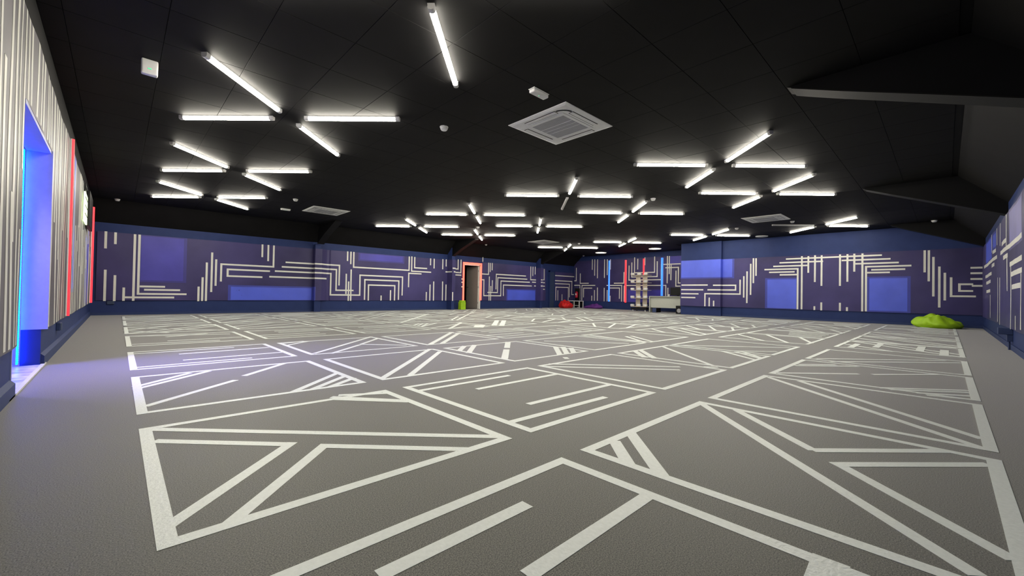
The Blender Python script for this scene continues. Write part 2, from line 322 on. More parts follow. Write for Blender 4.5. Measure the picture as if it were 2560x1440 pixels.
# ------------------------------------------------------------------ wall murals (printed vinyl banners)
DATA_W = {"back":[[[-0.245,2.157],[-0.245,1.719]],[[-0.065,2.152],[-0.065,1.847]],[[-0.236,1.172],[-0.236,0.366]],[[-0.054,1.038],[-0.054,0.366]],[[0.12,0.721],[0.12,0.371]],[[0.309,2.145],[0.309,0.371]],[[0.4,2.145],[0.4,0.559],[1.401,0.559]],[[0.431,0.759],[0.953,0.759]],[[0.519,0.671],[1.281,0.671]],[[0.124,0.464],[1.154,0.464]],[[1.698,0.783],[1.698,0.36]],[[1.786,1.056],[1.786,0.366]],[[1.876,1.493],[1.876,0.366]],[[1.997,1.796],[1.997,0.631]],[[2.098,1.599],[2.098,0.817]],[[2.226,0.948],[2.226,1.465],[3.613,1.465],[3.613,2.153]],[[3.491,1.319],[2.388,1.319],[2.388,1.119],[3.282,1.119]],[[3.289,2.155],[3.289,1.753]],[[3.456,2.154],[3.456,1.637]],[[3.99,1.634],[5.703,1.634],[5.703,0.919]],[[3.881,1.48],[5.601,1.48],[5.601,0.749],[6.206,0.749]],[[3.682,1.331],[5.411,1.331],[5.411,0.583],[6.464,0.583],[6.464,1.318],[8.189,1.318],[8.189,0.585]],[[3.501,1.144],[5.265,1.144]],[[5.989,2.156],[5.989,1.812]],[[6.11,2.158],[6.11,1.704]],[[6.218,2.156],[6.218,1.601],[8.472,1.601],[8.472,2.158]],[[8.593,2.168],[8.593,1.572],[9.489,1.572]],[[8.728,2.157],[8.728,1.718],[9.292,1.718]],[[9.027,1.482],[8.466,1.482],[8.466,0.921]],[[5.957,1.347],[5.957,0.618]],[[6.046,1.072],[6.046,0.372]],[[6.132,1.511],[6.132,0.373]],[[6.651,0.41],[6.651,1.158],[8.032,1.158],[8.032,0.412]],[[6.799,0.384],[6.799,0.965],[7.864,0.965],[7.864,0.385]],[[7.308,0.576],[7.308,0.384]],[[7.691,0.786],[7.691,0.385]],[[9.475,2.149],[9.475,1.864]],[[9.653,2.149],[9.653,1.739]],[[9.3,0.74],[9.3,0.382]],[[9.475,1.057],[9.475,0.382]],[[9.655,1.189],[9.655,0.382]]],"back2":[[[10.087,2.162],[10.087,1.728]],[[10.098,1.203],[10.098,0.382]],[[10.26,2.162],[10.26,1.859]],[[10.274,1.079],[10.274,0.382]],[[10.387,0.756],[10.387,0.382]],[[10.386,1.779],[10.893,1.779],[10.893,2.205]],[[10.259,1.626],[11.05,1.626],[11.05,2.206]],[[10.577,1.515],[11.08,1.515]],[[11.084,1.349],[11.189,1.349]],[[11.087,1.201],[11.193,1.201]],[[11.092,1.0],[11.197,1.0]]],"back3":[[[12.241,1.627],[12.674,1.627],[12.674,2.172]],[[12.772,2.169],[12.772,1.742]],[[12.89,2.176],[12.89,1.828]],[[12.247,1.357],[12.404,1.357],[12.404,0.618],[13.468,0.618],[13.468,1.337],[15.465,1.337]],[[12.657,0.77],[13.257,0.77],[13.257,1.489],[15.275,1.489]],[[13.155,0.927],[13.155,1.649],[15.176,1.649]],[[13.636,0.609],[13.636,1.147],[15.62,1.147]],[[12.727,1.525],[12.727,0.384]],[[12.826,1.077],[12.826,0.384]],[[12.918,1.357],[12.918,0.818]],[[15.543,2.162],[15.543,1.474],[16.071,1.474]],[[15.7,2.16],[15.7,1.673]],[[15.874,2.17],[15.874,1.76]],[[15.653,1.349],[16.113,1.349]],[[15.825,1.156],[16.118,1.156]]],"back4":[[[16.305,1.506],[16.584,1.506],[16.584,2.086]],[[16.428,1.348],[16.644,1.348]],[[16.432,1.159],[16.648,1.159]],[[16.436,0.993],[16.652,0.993]]],"back5":[[[17.453,1.775],[19.26,1.775],[19.26,1.985]],[[17.459,1.494],[18.989,1.494],[18.989,0.736],[19.311,0.736]],[[17.463,1.329],[18.775,1.329],[18.775,0.572]],[[17.58,0.393],[17.58,1.133],[18.677,1.133],[18.677,0.394]],[[17.757,0.958],[17.757,0.394]],[[18.127,0.743],[18.127,0.394]]],"far":[[[14.745,2.287],[14.745,1.538],[14.858,1.538]],[[14.458,1.955],[14.458,1.39],[13.885,1.39]],[[14.853,1.276],[14.47,1.276],[14.47,0.406]],[[14.324,0.41],[14.324,1.267],[13.447,1.267]],[[14.208,0.588],[14.208,1.116],[13.652,1.116]],[[13.636,2.723],[13.636,2.14]],[[13.472,2.715],[13.472,1.806]],[[13.284,2.706],[13.284,1.662]],[[12.835,2.684],[12.835,1.671]],[[12.661,2.676],[12.661,1.821]],[[12.465,2.666],[12.465,2.12]],[[12.834,1.134],[12.834,0.399]],[[13.272,1.149],[13.272,0.419]],[[13.468,1.008],[13.468,0.414]],[[13.642,0.693],[13.642,0.41]],[[12.643,1.013],[12.643,0.404]],[[12.457,0.711],[12.457,0.394]],[[12.663,1.262],[11.755,1.262],[11.755,0.412]],[[12.466,1.124],[11.887,1.124],[11.887,0.557]],[[12.209,1.38],[11.633,1.38],[11.633,1.962]],[[11.608,1.254],[11.608,0.415]],[[11.548,1.257],[9.343,1.257],[9.343,0.745]],[[11.34,2.291],[11.34,1.537],[9.581,1.537],[9.581,2.275],[8.543,2.275],[8.543,1.498]],[[11.181,2.445],[11.181,1.694],[9.793,1.694],[9.793,2.446]],[[11.024,2.698],[11.024,1.906],[9.931,1.906],[9.931,2.684]],[[10.844,2.617],[10.844,2.071]],[[10.451,2.669],[10.451,2.271]],[[9.277,2.676],[9.277,1.357]],[[9.181,2.671],[9.181,1.803]],[[9.093,2.247],[9.093,1.505]],[[9.354,2.11],[8.73,2.11],[8.73,1.367],[8.533,1.367]],[[8.846,1.957],[8.846,1.221],[8.531,1.221]],[[9.235,1.14],[9.235,0.734]]],"gab":[[[7.528,1.203],[6.48,1.203]],[[6.256,1.194],[5.506,1.194],[5.506,1.015],[6.462,1.015]],[[7.537,1.015],[6.648,1.015]],[[7.535,0.851],[6.835,0.851]],[[7.534,0.698],[6.959,0.698]],[[6.58,0.363],[6.58,0.861],[5.35,0.861],[5.35,1.405]],[[6.415,0.711],[6.415,0.368]],[[6.248,0.59],[6.248,0.374]],[[5.224,1.533],[5.224,0.733]],[[5.116,1.71],[5.116,0.53]],[[4.994,1.988],[4.994,0.839]],[[4.905,2.188],[4.905,1.272]],[[4.819,2.184],[4.819,1.54]],[[3.412,2.185],[3.412,0.366]],[[3.228,2.175],[3.228,1.612]],[[3.043,2.197],[3.043,1.297]],[[2.862,2.187],[2.862,1.167]],[[2.376,2.187],[2.376,1.166]],[[2.187,2.185],[2.187,1.299]],[[2.016,2.189],[2.016,1.618]],[[1.818,2.186],[1.818,0.363]],[[3.051,0.482],[3.051,0.357]],[[2.863,0.617],[2.863,0.351]],[[2.373,0.616],[2.373,0.353]],[[2.194,0.48],[2.194,0.356]],[[0.428,2.197],[0.428,1.555]],[[0.343,2.192],[0.343,1.294]],[[0.25,1.995],[0.25,0.858]],[[0.131,1.713],[0.131,0.545]],[[0.022,1.533],[0.022,0.748]],[[3.882,2.11],[1.36,2.11]],[[4.077,1.986],[2.823,1.986]],[[2.335,1.988],[1.163,1.988]],[[4.268,1.865],[3.24,1.865]],[[1.988,1.867],[0.979,1.867]],[[4.519,1.758],[3.53,1.758],[3.53,0.362]],[[4.396,1.656],[3.622,1.656]],[[4.066,1.559],[3.553,1.559]],[[0.731,1.764],[1.73,1.764],[1.73,0.367]],[[1.606,1.663],[0.837,1.663]],[[1.703,1.577],[1.177,1.577]],[[-0.1,1.402],[-0.1,0.871],[-0.541,0.871]],[[-0.49,1.205],[-0.259,1.205],[-0.259,1.02],[-0.49,1.02]],[[-0.464,1.657],[-0.726,1.657]],[[-0.464,1.507],[-0.727,1.507]],[[-0.464,1.349],[-0.727,1.349]],[[-0.49,1.161],[-0.727,1.161]]],"right":[[[15.98,1.609],[12.321,1.609]],[[11.446,1.604],[8.405,1.604]],[[11.208,1.743],[10.447,1.743]],[[10.865,1.479],[10.208,1.479]],[[13.153,1.756],[12.528,1.756]],[[13.487,1.494],[12.829,1.494]],[[9.964,1.313],[8.405,1.313]],[[9.785,1.153],[8.404,1.153]],[[9.697,0.959],[8.571,0.959]],[[15.494,1.342],[13.555,1.342]],[[15.261,1.181],[13.766,1.181]],[[15.167,0.975],[13.835,0.975]],[[9.818,1.304],[9.818,0.322]],[[10.388,2.152],[10.388,1.613]],[[10.284,1.482],[10.284,0.91]],[[11.574,2.161],[11.574,1.754]],[[12.241,2.148],[12.241,1.828]],[[13.392,2.153],[13.392,1.773]],[[8.505,1.113],[8.505,0.375]],[[9.087,0.543],[9.087,0.347]],[[12.086,1.195],[12.086,0.359]],[[11.511,1.172],[11.511,0.322]],[[13.829,0.885],[13.829,0.383]]]}
def bump1(u, c, hw, sl): 
    d = abs(u-c)
    return 1 if d < hw else max(0, 1-(d-hw)/sl)
def waves(u, z, a=.006): return a*(math.sin(u*2.3+z*1.1)+.6*math.sin(u*5.1-z*2.0+1)+.3*math.sin(u*11+z*5))
def post(u, a, b, sl, sr): return min(1, max(0, (u-a+sl)/sl)) if u < (a+b)/2 else min(1, max(0, 1-(u-b)/sr))
def D_back(u, z):
    return .035+waves(u, z)+.16*post(u, 4.83, 5.05, .015, .22)-.02*bump1(u, 5.37, .002, .028)+.345*post(u, 10.34, 10.51, .015, .05)+.345*post(u, 15.97, 16.14, .015, .05)
BPS = (4.815, 4.83, 5.05, 5.27, 10.325, 10.34, 10.51, 10.56, 15.955, 15.97, 16.14, 16.19, 5.97, 6.0, 7.6, 5.34, 5.37, 5.40)
def D_flat(u, z): return .03+waves(u, z, .004)
def D_gab(u, z): return .03+waves(u, z, .005)+.14*bump1(u, 6.8, .80, .03)*(1 if u < 7.6 else 0)
def mk(ax, v, sg, D):
    if ax == 1: return lambda u, z, e=0: (u, v+sg*(D(u, z)+e), z)
    return lambda u, z, e=0: (v+sg*(D(u, z)+e), u, z)
def sheet(bm, P, u0, u1, z0, z1, e0, e1, du=.06, dz=.2):
    nu = max(1, int(math.ceil((u1-u0)/du))); nz = max(1, int(math.ceil((z1-z0)/dz)))
    us = [u0+(u1-u0)*i/nu for i in range(nu+1)]; us = sorted(us+[b for b in BPS if u0+.004 < b < u1-.004 and min(abs(b-q) for q in us) > .002]); nu = len(us)-1
    g = [[[bm.verts.new(P(us[i], z0+(z1-z0)*j/nz, e)) for j in range(nz+1)] for i in range(nu+1)] for e in (e0, e1)]
    for q, s in ((g[0], 0), (g[1], 1)):
        for i in range(nu):
            for j in range(nz):
                f = (q[i][j], q[i+1][j], q[i+1][j+1], q[i][j+1]); bm.faces.new(f if s else f[::-1])
    for i in range(nu):
        for j, _ in ((0, 0), (nz, 0)): bm.faces.new((g[0][i][j], g[0][i+1][j], g[1][i+1][j], g[1][i][j]))
    for j in range(nz):
        for i in (0, nu): bm.faces.new((g[0][i][j], g[0][i][j+1], g[1][i][j+1], g[1][i][j]))
def banner(label, ax, v, sg, D, u0, u1, z0, z1, polys, panels=(), m='bvinyl', sm='stripe', wdt=.050, group=None):
    P = mk(ax, v, sg, D)
    bm = bmesh.new(); sheet(bm, P, u0, u1, z0, z1, -.004, 0)
    t = obj('wall_banner', bm, M[m], smooth=False); tag(t, label, 'banner', group)
    for pn in panels:
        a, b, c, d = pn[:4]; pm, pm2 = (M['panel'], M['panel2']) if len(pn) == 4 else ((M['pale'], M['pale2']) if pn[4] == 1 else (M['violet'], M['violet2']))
        ua, ub, za, zb = min(a, c), max(a, c), min(b, d), max(b, d)
        bm = bmesh.new(); sheet(bm, P, max(u0, ua-.07), min(u1, ub+.07), max(z0, za-.05), min(z1, zb+.05), .0003, .0006); o = obj('blue_patch_border', bm, pm2, t)
        bm = bmesh.new(); sheet(bm, P, ua, ub, za, zb, .0006, .0010); obj('blue_patch', bm, pm, t)
    for k, pl in enumerate(polys):
        bm = bmesh.new(); e = .0012+.00006*k; h = wdt/2
        if isinstance(pl, tuple): pl, h = pl[0], pl[1]/2
        for q in range(len(pl)-1):
            (a, b), (c, d) = pl[q], pl[q+1]; e += .00002
            if a == c: lo, hi = min(b, d), max(b, d); sheet(bm, P, a-h, a+h, lo-(h if q or len(pl) > 2 and ((q == 0 and lo == d) or q) else 0)*0, hi, .0004, e, dz=.3)
            else: lo, hi = min(a, c), max(a, c); sheet(bm, P, lo-h*(len(pl) > 2), hi+h*(len(pl) > 2), b-h, b+h, .0004, e, du=.12)
        obj('stripe', bm, M[sm], t)
    return t
W = DATA_W
banner('long dark violet mural with white angled lines, back wall left of the red door', 1, YB, -1, D_back, -.40, 11.14, .385, 2.15, W['back']+W['back2'],
       [(.44, 2.12, 1.34, .93, 2), (2.48, .80, 4.79, .40), (6.46, 2.12, 8.18, 1.9, 2)])
banner('violet mural with nested white bends right of the red-lit door', 1, YB, -1, D_back, 12.26, 15.95, .385, 2.17, W['back3'], [(13.91, .91, 15.9, .42)])
banner('slim violet mural piece round the post beside the dark blue door', 1, YB, -1, D_back, 15.951, 16.72, .385, 2.10, W['back4'])
banner('violet mural with white arches above the red beanbag', 1, YB, -1, D_flat, 17.48, 19.15, .385, 1.98, W['back5'])
banner('violet mural behind the shelf rack and desk, crossed by red and blue light strips', 0, XF, -1, D_flat, YP, 14.88, .39, 2.66, W['far'],
       [(11.35, 1.01, 9.59, .42, 2), (9.14, 2.64, 8.54, 2.25, 2)])
banner('wide violet mural with two white pillar motifs behind the lime green beanbag', 0, XG, -1, D_gab, -.685, YP-.01, .355, 2.21, W['gab'],
       [(7.54, 2.20, 5.63, 1.51), (4.45, 1.4, 3.57, .38), (1.65, 1.4, .79, .4)])
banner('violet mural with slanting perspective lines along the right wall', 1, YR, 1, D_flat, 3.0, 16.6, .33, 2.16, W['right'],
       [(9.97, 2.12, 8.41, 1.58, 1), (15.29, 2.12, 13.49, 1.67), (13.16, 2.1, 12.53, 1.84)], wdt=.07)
# left wall: tall charcoal vinyl with upright pale stripes
def left_stripes(ya, yb, seed, first=()):
    r = random.Random(seed); out = []
    for y in first: out.append(([[y, .345], [y, 2.55]], .062))
    y = (max(first) if first else ya)+.14
    while y < yb-.08:
        wd = r.choice((.045, .055, .07, .09)); z0, z1 = .345, 2.55
        q = r.random()
        if q < .3: z1 = r.uniform(1.2, 1.9)
        elif q < .6: z0 = r.uniform(.9, 1.7)
        out.append(([[y, z0], [y, z1]], wd)); y += wd+r.choice((.06, .09, .13, .17))
    return out
P_near = left_stripes(1.4, 4.2, 3, ()) 
P_near = [p for p in P_near if p[0][0][0] < 3.3]
P_near += [([[3.44, .345], [3.44, 2.56]], .05), ([[3.58, .345], [3.58, 2.0]], .07), ([[3.76, .345], [3.76, 2.56]], .065), ([[3.90, .345], [3.90, 1.3]], .07),
           ([[3.94, 1.0], [3.94, 2.56]], .06), ([[4.06, .345], [4.06, 2.56]], .035), ([[4.16, .345], [4.16, 1.1]], .04), ([[4.20, 1.5], [4.20, 2.56]], .045)]
banner('tall charcoal mural with upright pale stripes at the left edge, nearest the camera', 0, WX, 1, D_flat, 1.0, 4.25, .33, 2.565, P_near, (), 'lvinyl', 'lstripe')
top = [([[y, 2.0], [y, 2.56]], wd) for y, wd in ((4.33, .05), (4.45, .06), (4.72, .07), (4.93, .06), (5.1, .08), (5.38, .05), (5.5, .05), (5.66, .06))]
banner('short charcoal mural piece with pale stripes above the blue-lit doorway', 0, WX, 1, D_flat, 4.252, 5.75, 1.985, 2.565, top, (), 'lvinyl', 'lstripe')
banner('tall charcoal mural with upright pale stripes and red light strips, beyond the doorway', 0, WX, 1, D_flat, 5.755, 14.85, .34, 2.565, left_stripes(5.75, 14.8, 11),
       [(8.42, .70, 8.75, 2.52), (11.6, .4, 12.3, 1.7), (12.5, .4, 12.8, 2.5)], 'lvinyl', 'lstripe')

# ------------------------------------------------------------------ light strips
def neon(label, m, ax, v, sg, u, z0, z1, wd=.045, dep=.035, grp=None):
    t = thing('neon_strip', label, 'light strip', ((v, u, z0) if ax == 0 else (u, v, z0)), 0 if ax == 0 else math.pi/2, grp)
    H = z1-z0
    boxo('mounting_channel', M['white'], (0, -wd*.5, 0), (sg*.012, wd*.5, H), t)
    bm = bmesh.new(); n = 8
    pr = [(sg*(.012+dep*math.sin(math.pi*k/n)), -wd*.42*math.cos(math.pi*k/n)) for k in range(n+1)]
    poly(bm, [(x, y, 0) for x, y in pr], (0, 0, H)); obj('glowing_tube', bm, M[m], t, smooth=False)
    return t
neon('tall red light strip on the left wall just beyond the doorway', 'red', 0, WX+.045, 1, 7.45, .37, 2.55, .045, .022)
neon('tall red light strip on the left wall beside the back corner', 'red', 0, WX+.045, 1, 13.3, .37, 2.53, .06, .035)
neon('blue light strip on the far mural, left of the red one', 'bneon', 0, XF-.04, -1, 12.52, .40, 2.60, .10, .04)
neon('full height red light strip on the far mural, left of the shelf rack', 'red', 0, XF-.04, -1, 11.52, .37, 2.58, .11, .04)
neon('red light strip seen above the cream shelf rack', 'red', 0, XF-.04, -1, 10.50, 1.2, 2.60, .09, .04)
neon('blue light strip on the far mural above the desk', 'bneon', 0, XF-.04, -1, 9.53, .75, 2.60, .12, .04)
t = thing('led_door_surround', 'red glowing tube surround framing the open door in the back wall', 'light strip', (0, YB-.035, 0))
for nm, a, b in (('side_tube', (DX0-.11, -.03, .40), (DX0-.03, 0, 2.03)), ('side_tube', (DX1+.035, -.03, .40), (DX1+.115, 0, 2.03)), ('top_tube', (DX0-.11, -.03, 2.032), (DX1+.115, 0, 2.11))):
    boxo(nm, M['salmon'], a, b, t, bv=.008)

# ------------------------------------------------------------------ ceiling battens in X groups
def batten(label, cx, cy, ang, group, lit=True):
    t = thing('batten_light', label, 'ceiling light', (cx, cy, ZC-.001), ang, group)
    L = 1.20; h = L/2
    bm = bmesh.new(); poly(bm, [(-h+.03, -.024, 0), (-h+.03, .024, 0), (-h+.03, .020, -.016), (-h+.03, -.020, -.016)], (L-.06, 0, 0)); obj('housing', bm, M['lampbody'], t)
    bm = bmesh.new(); n = 6
    pr = [(-.024, -.016), (-.025, -.028), (-.018, -.042), (0, -.046), (.018, -.042), (.025, -.028), (.024, -.016)]
    poly(bm, [(-h+.05, y, z) for y, z in pr], (L-.10, 0, 0)); obj('diffuser', bm, M['glow' if lit else 'off'], t)
    for s in (-1, 1):
        bm = bmesh.new(); pr2 = [(y*1.08, z*1.04) for y, z in pr]+[(.028, 0), (-.028, 0)]
        poly(bm, [(s*(h-.051), y, z) for y, z in pr2], (s*.051, 0, 0)); obj('end_cap', bm, M['lampbody'], t)
    return t
XS = (1.52, 7.10, 9.69, 14.97); YS = (2.56, 5.71, 8.96, 12.03)
names = {(0,0): 'X cluster cut by the top edge', (0,1): 'largest X cluster, upper left', (0,2): 'middle X cluster on the left side', (0,3): 'lowest X cluster on the left side',
 (1,0): 'largest X cluster on the right side', (1,1): 'mid ceiling X cluster with one dead lamp', (1,2): 'X cluster left of the mid ceiling dead lamp', (1,3): 'leftmost X cluster over the back mural',
 (2,0): 'second largest X cluster on the right', (2,1): 'X cluster right of the mid ceiling dead lamp', (2,2): 'X cluster just below the mid ceiling dead lamp', (2,3): 'X cluster above the red-lit door',
 (3,0): 'X cluster over the two-pillar mural', (3,1): 'X cluster just before the blue pier', (3,2): 'X cluster above the cream shelf rack', (3,3): 'X cluster left of the round lamps'}
arms = {(-1,-1): 'upper', (-1,1): 'left', (1,-1): 'right', (1,1): 'lower'}
for i, x in enumerate(XS):
    for j, y in enumerate(YS):
        if (i, j) == (0, 0): y = 2.54
        for (sx, sy), an in arms.items():
            lit = not ((i, j) == (1, 1) and an == 'lower' or (i, j) == (3, 0) and an == 'left')
            r = .80/math.sqrt(2)
            nm = names[(i, j)]
            lab = ('%s arm of the %s' if lit else 'unlit %s arm of the %s') % (an, nm)
            batten(('lit batten, ' if lit else 'grey ')+lab, x+sx*r, y+sy*r, math.atan2(sy, sx), 'battens of the '+nm, lit)
def disc(label, x, y, r, m, th=.02):
    t = thing('round_ceiling_light', label, 'ceiling light', (x, y, ZC))
    bm = bmesh.new(); lathe(bm, [(r*1.08, 0), (r*1.08, -th), (r*1.0, -th-.006), (r*.96, -th-.002), (r*.96, 0)]); obj('trim_ring', bm, M['white'], t)
    bm = bmesh.new(); lathe(bm, [(r*.955, -.004), (r*.955, -th), (r*.5, -th-.010), (r*.1, -th-.012)]); obj('diffuser', bm, M[m], t, smooth=True)
disc('lit round warm ceiling lamp, left of two at the far end', 17.83, 12.17, .27, 'down')
disc('lit round warm ceiling lamp above the desk, right of two', 17.78, 9.2, .27, 'down')
disc('unlit round white ceiling lamp close above the blue pier wall', 16.45, 4.5, .18, 'white')

# air-conditioning cassettes
def cassette(label, cx, cy):
    t = thing('ceiling_cassette', label, 'air conditioner', (cx, cy, ZC-.001), 0, 'ceiling air-conditioning cassettes'); t.scale = (1, 1, .6)
    S = .475
    bm = bmesh.new()
    def ring(s, z, c=0): return [bm.verts.new(p) for p in ((-s, -s, z), (s, -s, z), (s, s, z), (-s, s, z))]
    r0 = ring(S, 0); r1 = ring(S, -.012); r2 = ring(S-.035, -.032); r3 = ring(.31, -.038); r4 = ring(.30, -.030)
    for a, b in zip((r0, r1, r2, r3), (r1, r2, r3, r4)):
        for k in range(4): bm.faces.new((a[k], a[(k+1) % 4], b[(k+1) % 4], b[k]))
    bm.faces.new(r0[::-1]); bm.faces.new(r4); obj('fascia', bm, M['acw'], t)
    g = boxo('grille', M['acg'], (-.25, -.25, -.042), (.25, .25, -.030), t)
    bm = bmesh.new()
    for k in range(26):
        y = -.245+k*.0196; box(bm, -.247, y, -.0436, .247, y+.010, -.042)
    o = obj('grille_slats', bm, M['acg'], g)
    bm = bmesh.new()
    for k in (-.083, .083, 0): box(bm, k-.004, -.25, -.048, k+.004, .25, -.042)
    obj('grille_ribs', bm, M['acw'], g)
    bm = bmesh.new()
    for a, b in (((-.30, -.30), (.30, -.255)), ((-.30, .255), (.30, .30)), ((-.30, -.255), (-.255, .255)), ((.255, -.255), (.30, .255))): box(bm, *a, -.044, *b, -.03)
    obj('grille_frame', bm, M['acw'], t)
    for k in range(4):
        mt = Matrix.Rotation(k*math.pi/2, 4, 'Z')
        bm = bmesh.new(); box(bm, -.25, .335, -.0385, .25, .405, -.0345); bmesh.ops.transform(bm, matrix=mt, verts=bm.verts); sl = obj('air_slot', bm, M['black'], t)
        bm = bmesh.new(); box(bm, -.245, .345, -.046, .245, .398, -.0388); bevel(bm, .003, 1); bmesh.ops.transform(bm, matrix=mt, verts=bm.verts); obj('louvre_flap', bm, M['acw'], t)
    bm = bmesh.new(); n = 8; cc = Vector((.02, .02))
    pts = [(-.40+.10*math.cos(a), -.40+.10*math.sin(a)) for a in []]
    for k in range(n):
        a0, a1 = math.radians(185+80*k/n), math.radians(185+80*(k+1)/n)
        q = [(-.25+.13*math.cos(a0), -.25+.13*math.sin(a0)), (-.25+.13*math.cos(a1), -.25+.13*math.sin(a1)), (-.25+.155*math.cos(a1), -.25+.155*math.sin(a1)), (-.25+.155*math.cos(a0), -.25+.155*math.sin(a0))]
        v = [bm.verts.new((x, y, -.0405)) for x, y in q]; bm.faces.new(v)
    obj('corner_slot', bm, M['dark'], t)
cassette('large white square ceiling cassette in the near ceiling, right of centre', 4.09, 3.44)
cassette('white square ceiling cassette at left, above the long back mural', 4.09, 11.72)
cassette('white square ceiling cassette at right, above the two-pillar mural', 12.84, 3.42)
cassette('small white square ceiling cassette near the centre of the far ceiling', 12.83, 11.6)

def detector(label, x, y, z=ZC, r=.05):
    t = thing('smoke_detector', label, 'smoke detector', (x, y, z), 0, 'smoke detectors')
    bm = bmesh.new(); lathe(bm, [(r*1.1, 0), (r*1.1, -.012), (r, -.016)]); obj('base', bm, M['white'], t, smooth=False)
    bm = bmesh.new(); lathe(bm, [(r*.92, -.014), (r*.95, -.032), (r*.7, -.048), (r*.2, -.052)]); obj('sensor_dome', bm, M['white'], t, smooth=True)
    bm = bmesh.new(); lathe(bm, [(r*.80, -.0415), (r*.845, -.0395), (r*.87, -.037)], n=20); obj('vent_ring', bm, M['acg'], t)
for lab, x, y in (('round white smoke detector left of the large cassette', 3.065, 4.564), ('small smoke detector just above the left cassette', 3.05, 10.79),
    ('white smoke detector right of the mid ceiling lamps', 8.62, 4.52), ('smoke detector above the blue pier', 14.04, 4.54),
    ('smoke detector touching the right-hand cassette corner', 13.76, 3.0), ('smoke detector below the lamps left of centre', 8.55, 10.64),
    ('smoke detector beside the farthest small lamps', 14.1, 10.72), ('smoke detector over the far corner arches', 18.7, 13.9),
    ('smoke detector above the red-lit door', 11.89, 14.2)):
    detector(lab, x, y)
detector('lone smoke detector in the far left ceiling corner', -.05, 14.2)
detector('small white ceiling fitting over the lime green beanbag', 16.0, .22, ZC, .06)
def emergency(label, x, y):
    t = thing('emergency_light', label, 'emergency light', (x, y, ZC), 0, 'emergency lights')
    boxo('base_plate', M['white'], (-.12, -.045, -.008), (.12, .045, 0), t, bv=.003, seg=1)
    boxo('diffuser_cover', M['white'], (-.115, -.04, -.045), (.115, .04, -.008), t, bv=.014, seg=3)
    bm = bmesh.new(); lathe(bm, [(.006, -.044), (.006, -.048), (.001, -.049)], n=10); obj('indicator', bm, M['green'], t)
emergency('white oblong emergency light beside the large cassette', 3.24, 3.03)
emergency('thin white emergency light left of the left cassette', 3.23, 12.28)
t = thing('ceiling_sensor', 'white rounded box hanging from the ceiling with a green light, upper left', 'sensor', (.178, 5.25, ZC))
boxo('body', M['white'], (-.062, 0, -.145), (.062, .06, 0), t, bv=.018, seg=4)
boxo('green_lamp', M['green'], (-.016, -.003, -.098), (.014, .002, -.086), t, bv=.002, seg=1)

# ------------------------------------------------------------------ left wall display
t = thing('wall_display', 'black wall display with a lit yellowish grid panel, high on the left wall', 'display', (WX+.05, 10.6, 1.86))
boxo('case', M['black'], (0, .30, 0), (.05, 1.5, .64), t, bv=.006)
boxo('lit_panel', M['display'], (0, -.45, .0), (.02, .29, .50), t)
for z in (.12, .26, .40): boxo('dark_bar', M['black'], (.021, -.45, z), (.026, .29, z+.014), t)
boxo('open_frame', M['black'], (0, -.45, .62), (.02, .29, .64), t); boxo('open_frame', M['black'], (0, -.45, .5), (.02, -.43, .62), t)

# ------------------------------------------------------------------ soft bags
def lump(name, label, cat, loc, rx, ry, rz_, h, m, seed, peaks=(), flat=.5):
    t = thing(name, label, cat, loc, rz_)
    bm = bmesh.new(); bmesh.ops.create_icosphere(bm, subdivisions=5, radius=1)
    r = random.Random(seed); ph = [r.uniform(0, 6.28) for _ in range(6)]
    for v in bm.verts:
        p = v.co.copy(); th = math.atan2(p.y, p.x)
        k = 1+.10*math.sin(3*th+ph[0])+.06*math.sin(5*th+ph[1]+2*p.z)
        fold = .07*math.sin(7*p.x+ph[2]+3*p.y)+.05*math.sin(11*p.y+ph[3]-4*p.x)+.04*abs(math.sin(6*th+ph[4]))
        x, y = p.x*k*rx, p.y*k*ry
        z = max(p.z, -.55)+.55
        z = (z/1.55)**.9*h*(1+fold*1.6)
        for (px, py, pr, ph_) in peaks:
            d = math.hypot(x-px, y-py); z *= 1+ph_*math.exp(-(d/pr)**2)
        v.co = (x, y, max(z, 0.002))
    body = obj('cover', bm, M[m], t, smooth=True)
    # piped seam round the middle and a carrying loop
    bm = bmesh.new(); n = 40; pts = []
    for k in range(n):
        a = 2*math.pi*k/n; kk = 1+.10*math.sin(3*a+ph[0])+.06*math.sin(5*a+ph[1])
        pts.append(Vector((math.cos(a)*kk*rx*.985, math.sin(a)*kk*ry*.985, h*.36)))
    for k in range(n): cyl(bm, pts[k], pts[(k+1) % n], .006, n=5, cap=False)
    obj('piping', bm, M[m], t)
    bm = bmesh.new(); 
    for k in range(8):
        a0, a1 = math.pi*k/8, math.pi*(k+1)/8
        cyl(bm, (.05*math.cos(a0), 0, h*.93+.035*math.sin(a0)), (.05*math.cos(a1), 0, h*.93+.035*math.sin(a1)), .007, n=6, cap=False)
    obj('handle', bm, M[m], t)
    return t
lump('beanbag', 'slumped lime green beanbag on the carpet by the right-hand mural', 'beanbag', (16.15, .14, 0), .36, .50, 0, .25, 'lime', 5, ((0, .1, .3, .35), (0, -.4, .2, -.3)))
lump('beanbag', 'bright red beanbag under the white arches in the far corner', 'beanbag', (17.62, 14.22, 0), .43, .36, 0, .30, 'redf', 9, ((-.1, .1, .25, .3),))
lump('beanbag', 'flat dark purple beanbag on the floor below the far mural', 'beanbag', (18.75, 13.2, 0), .32, .56, 0, .19, 'purp', 13, ((0, -.2, .25, .3), (0, .4, .2, -.4)))

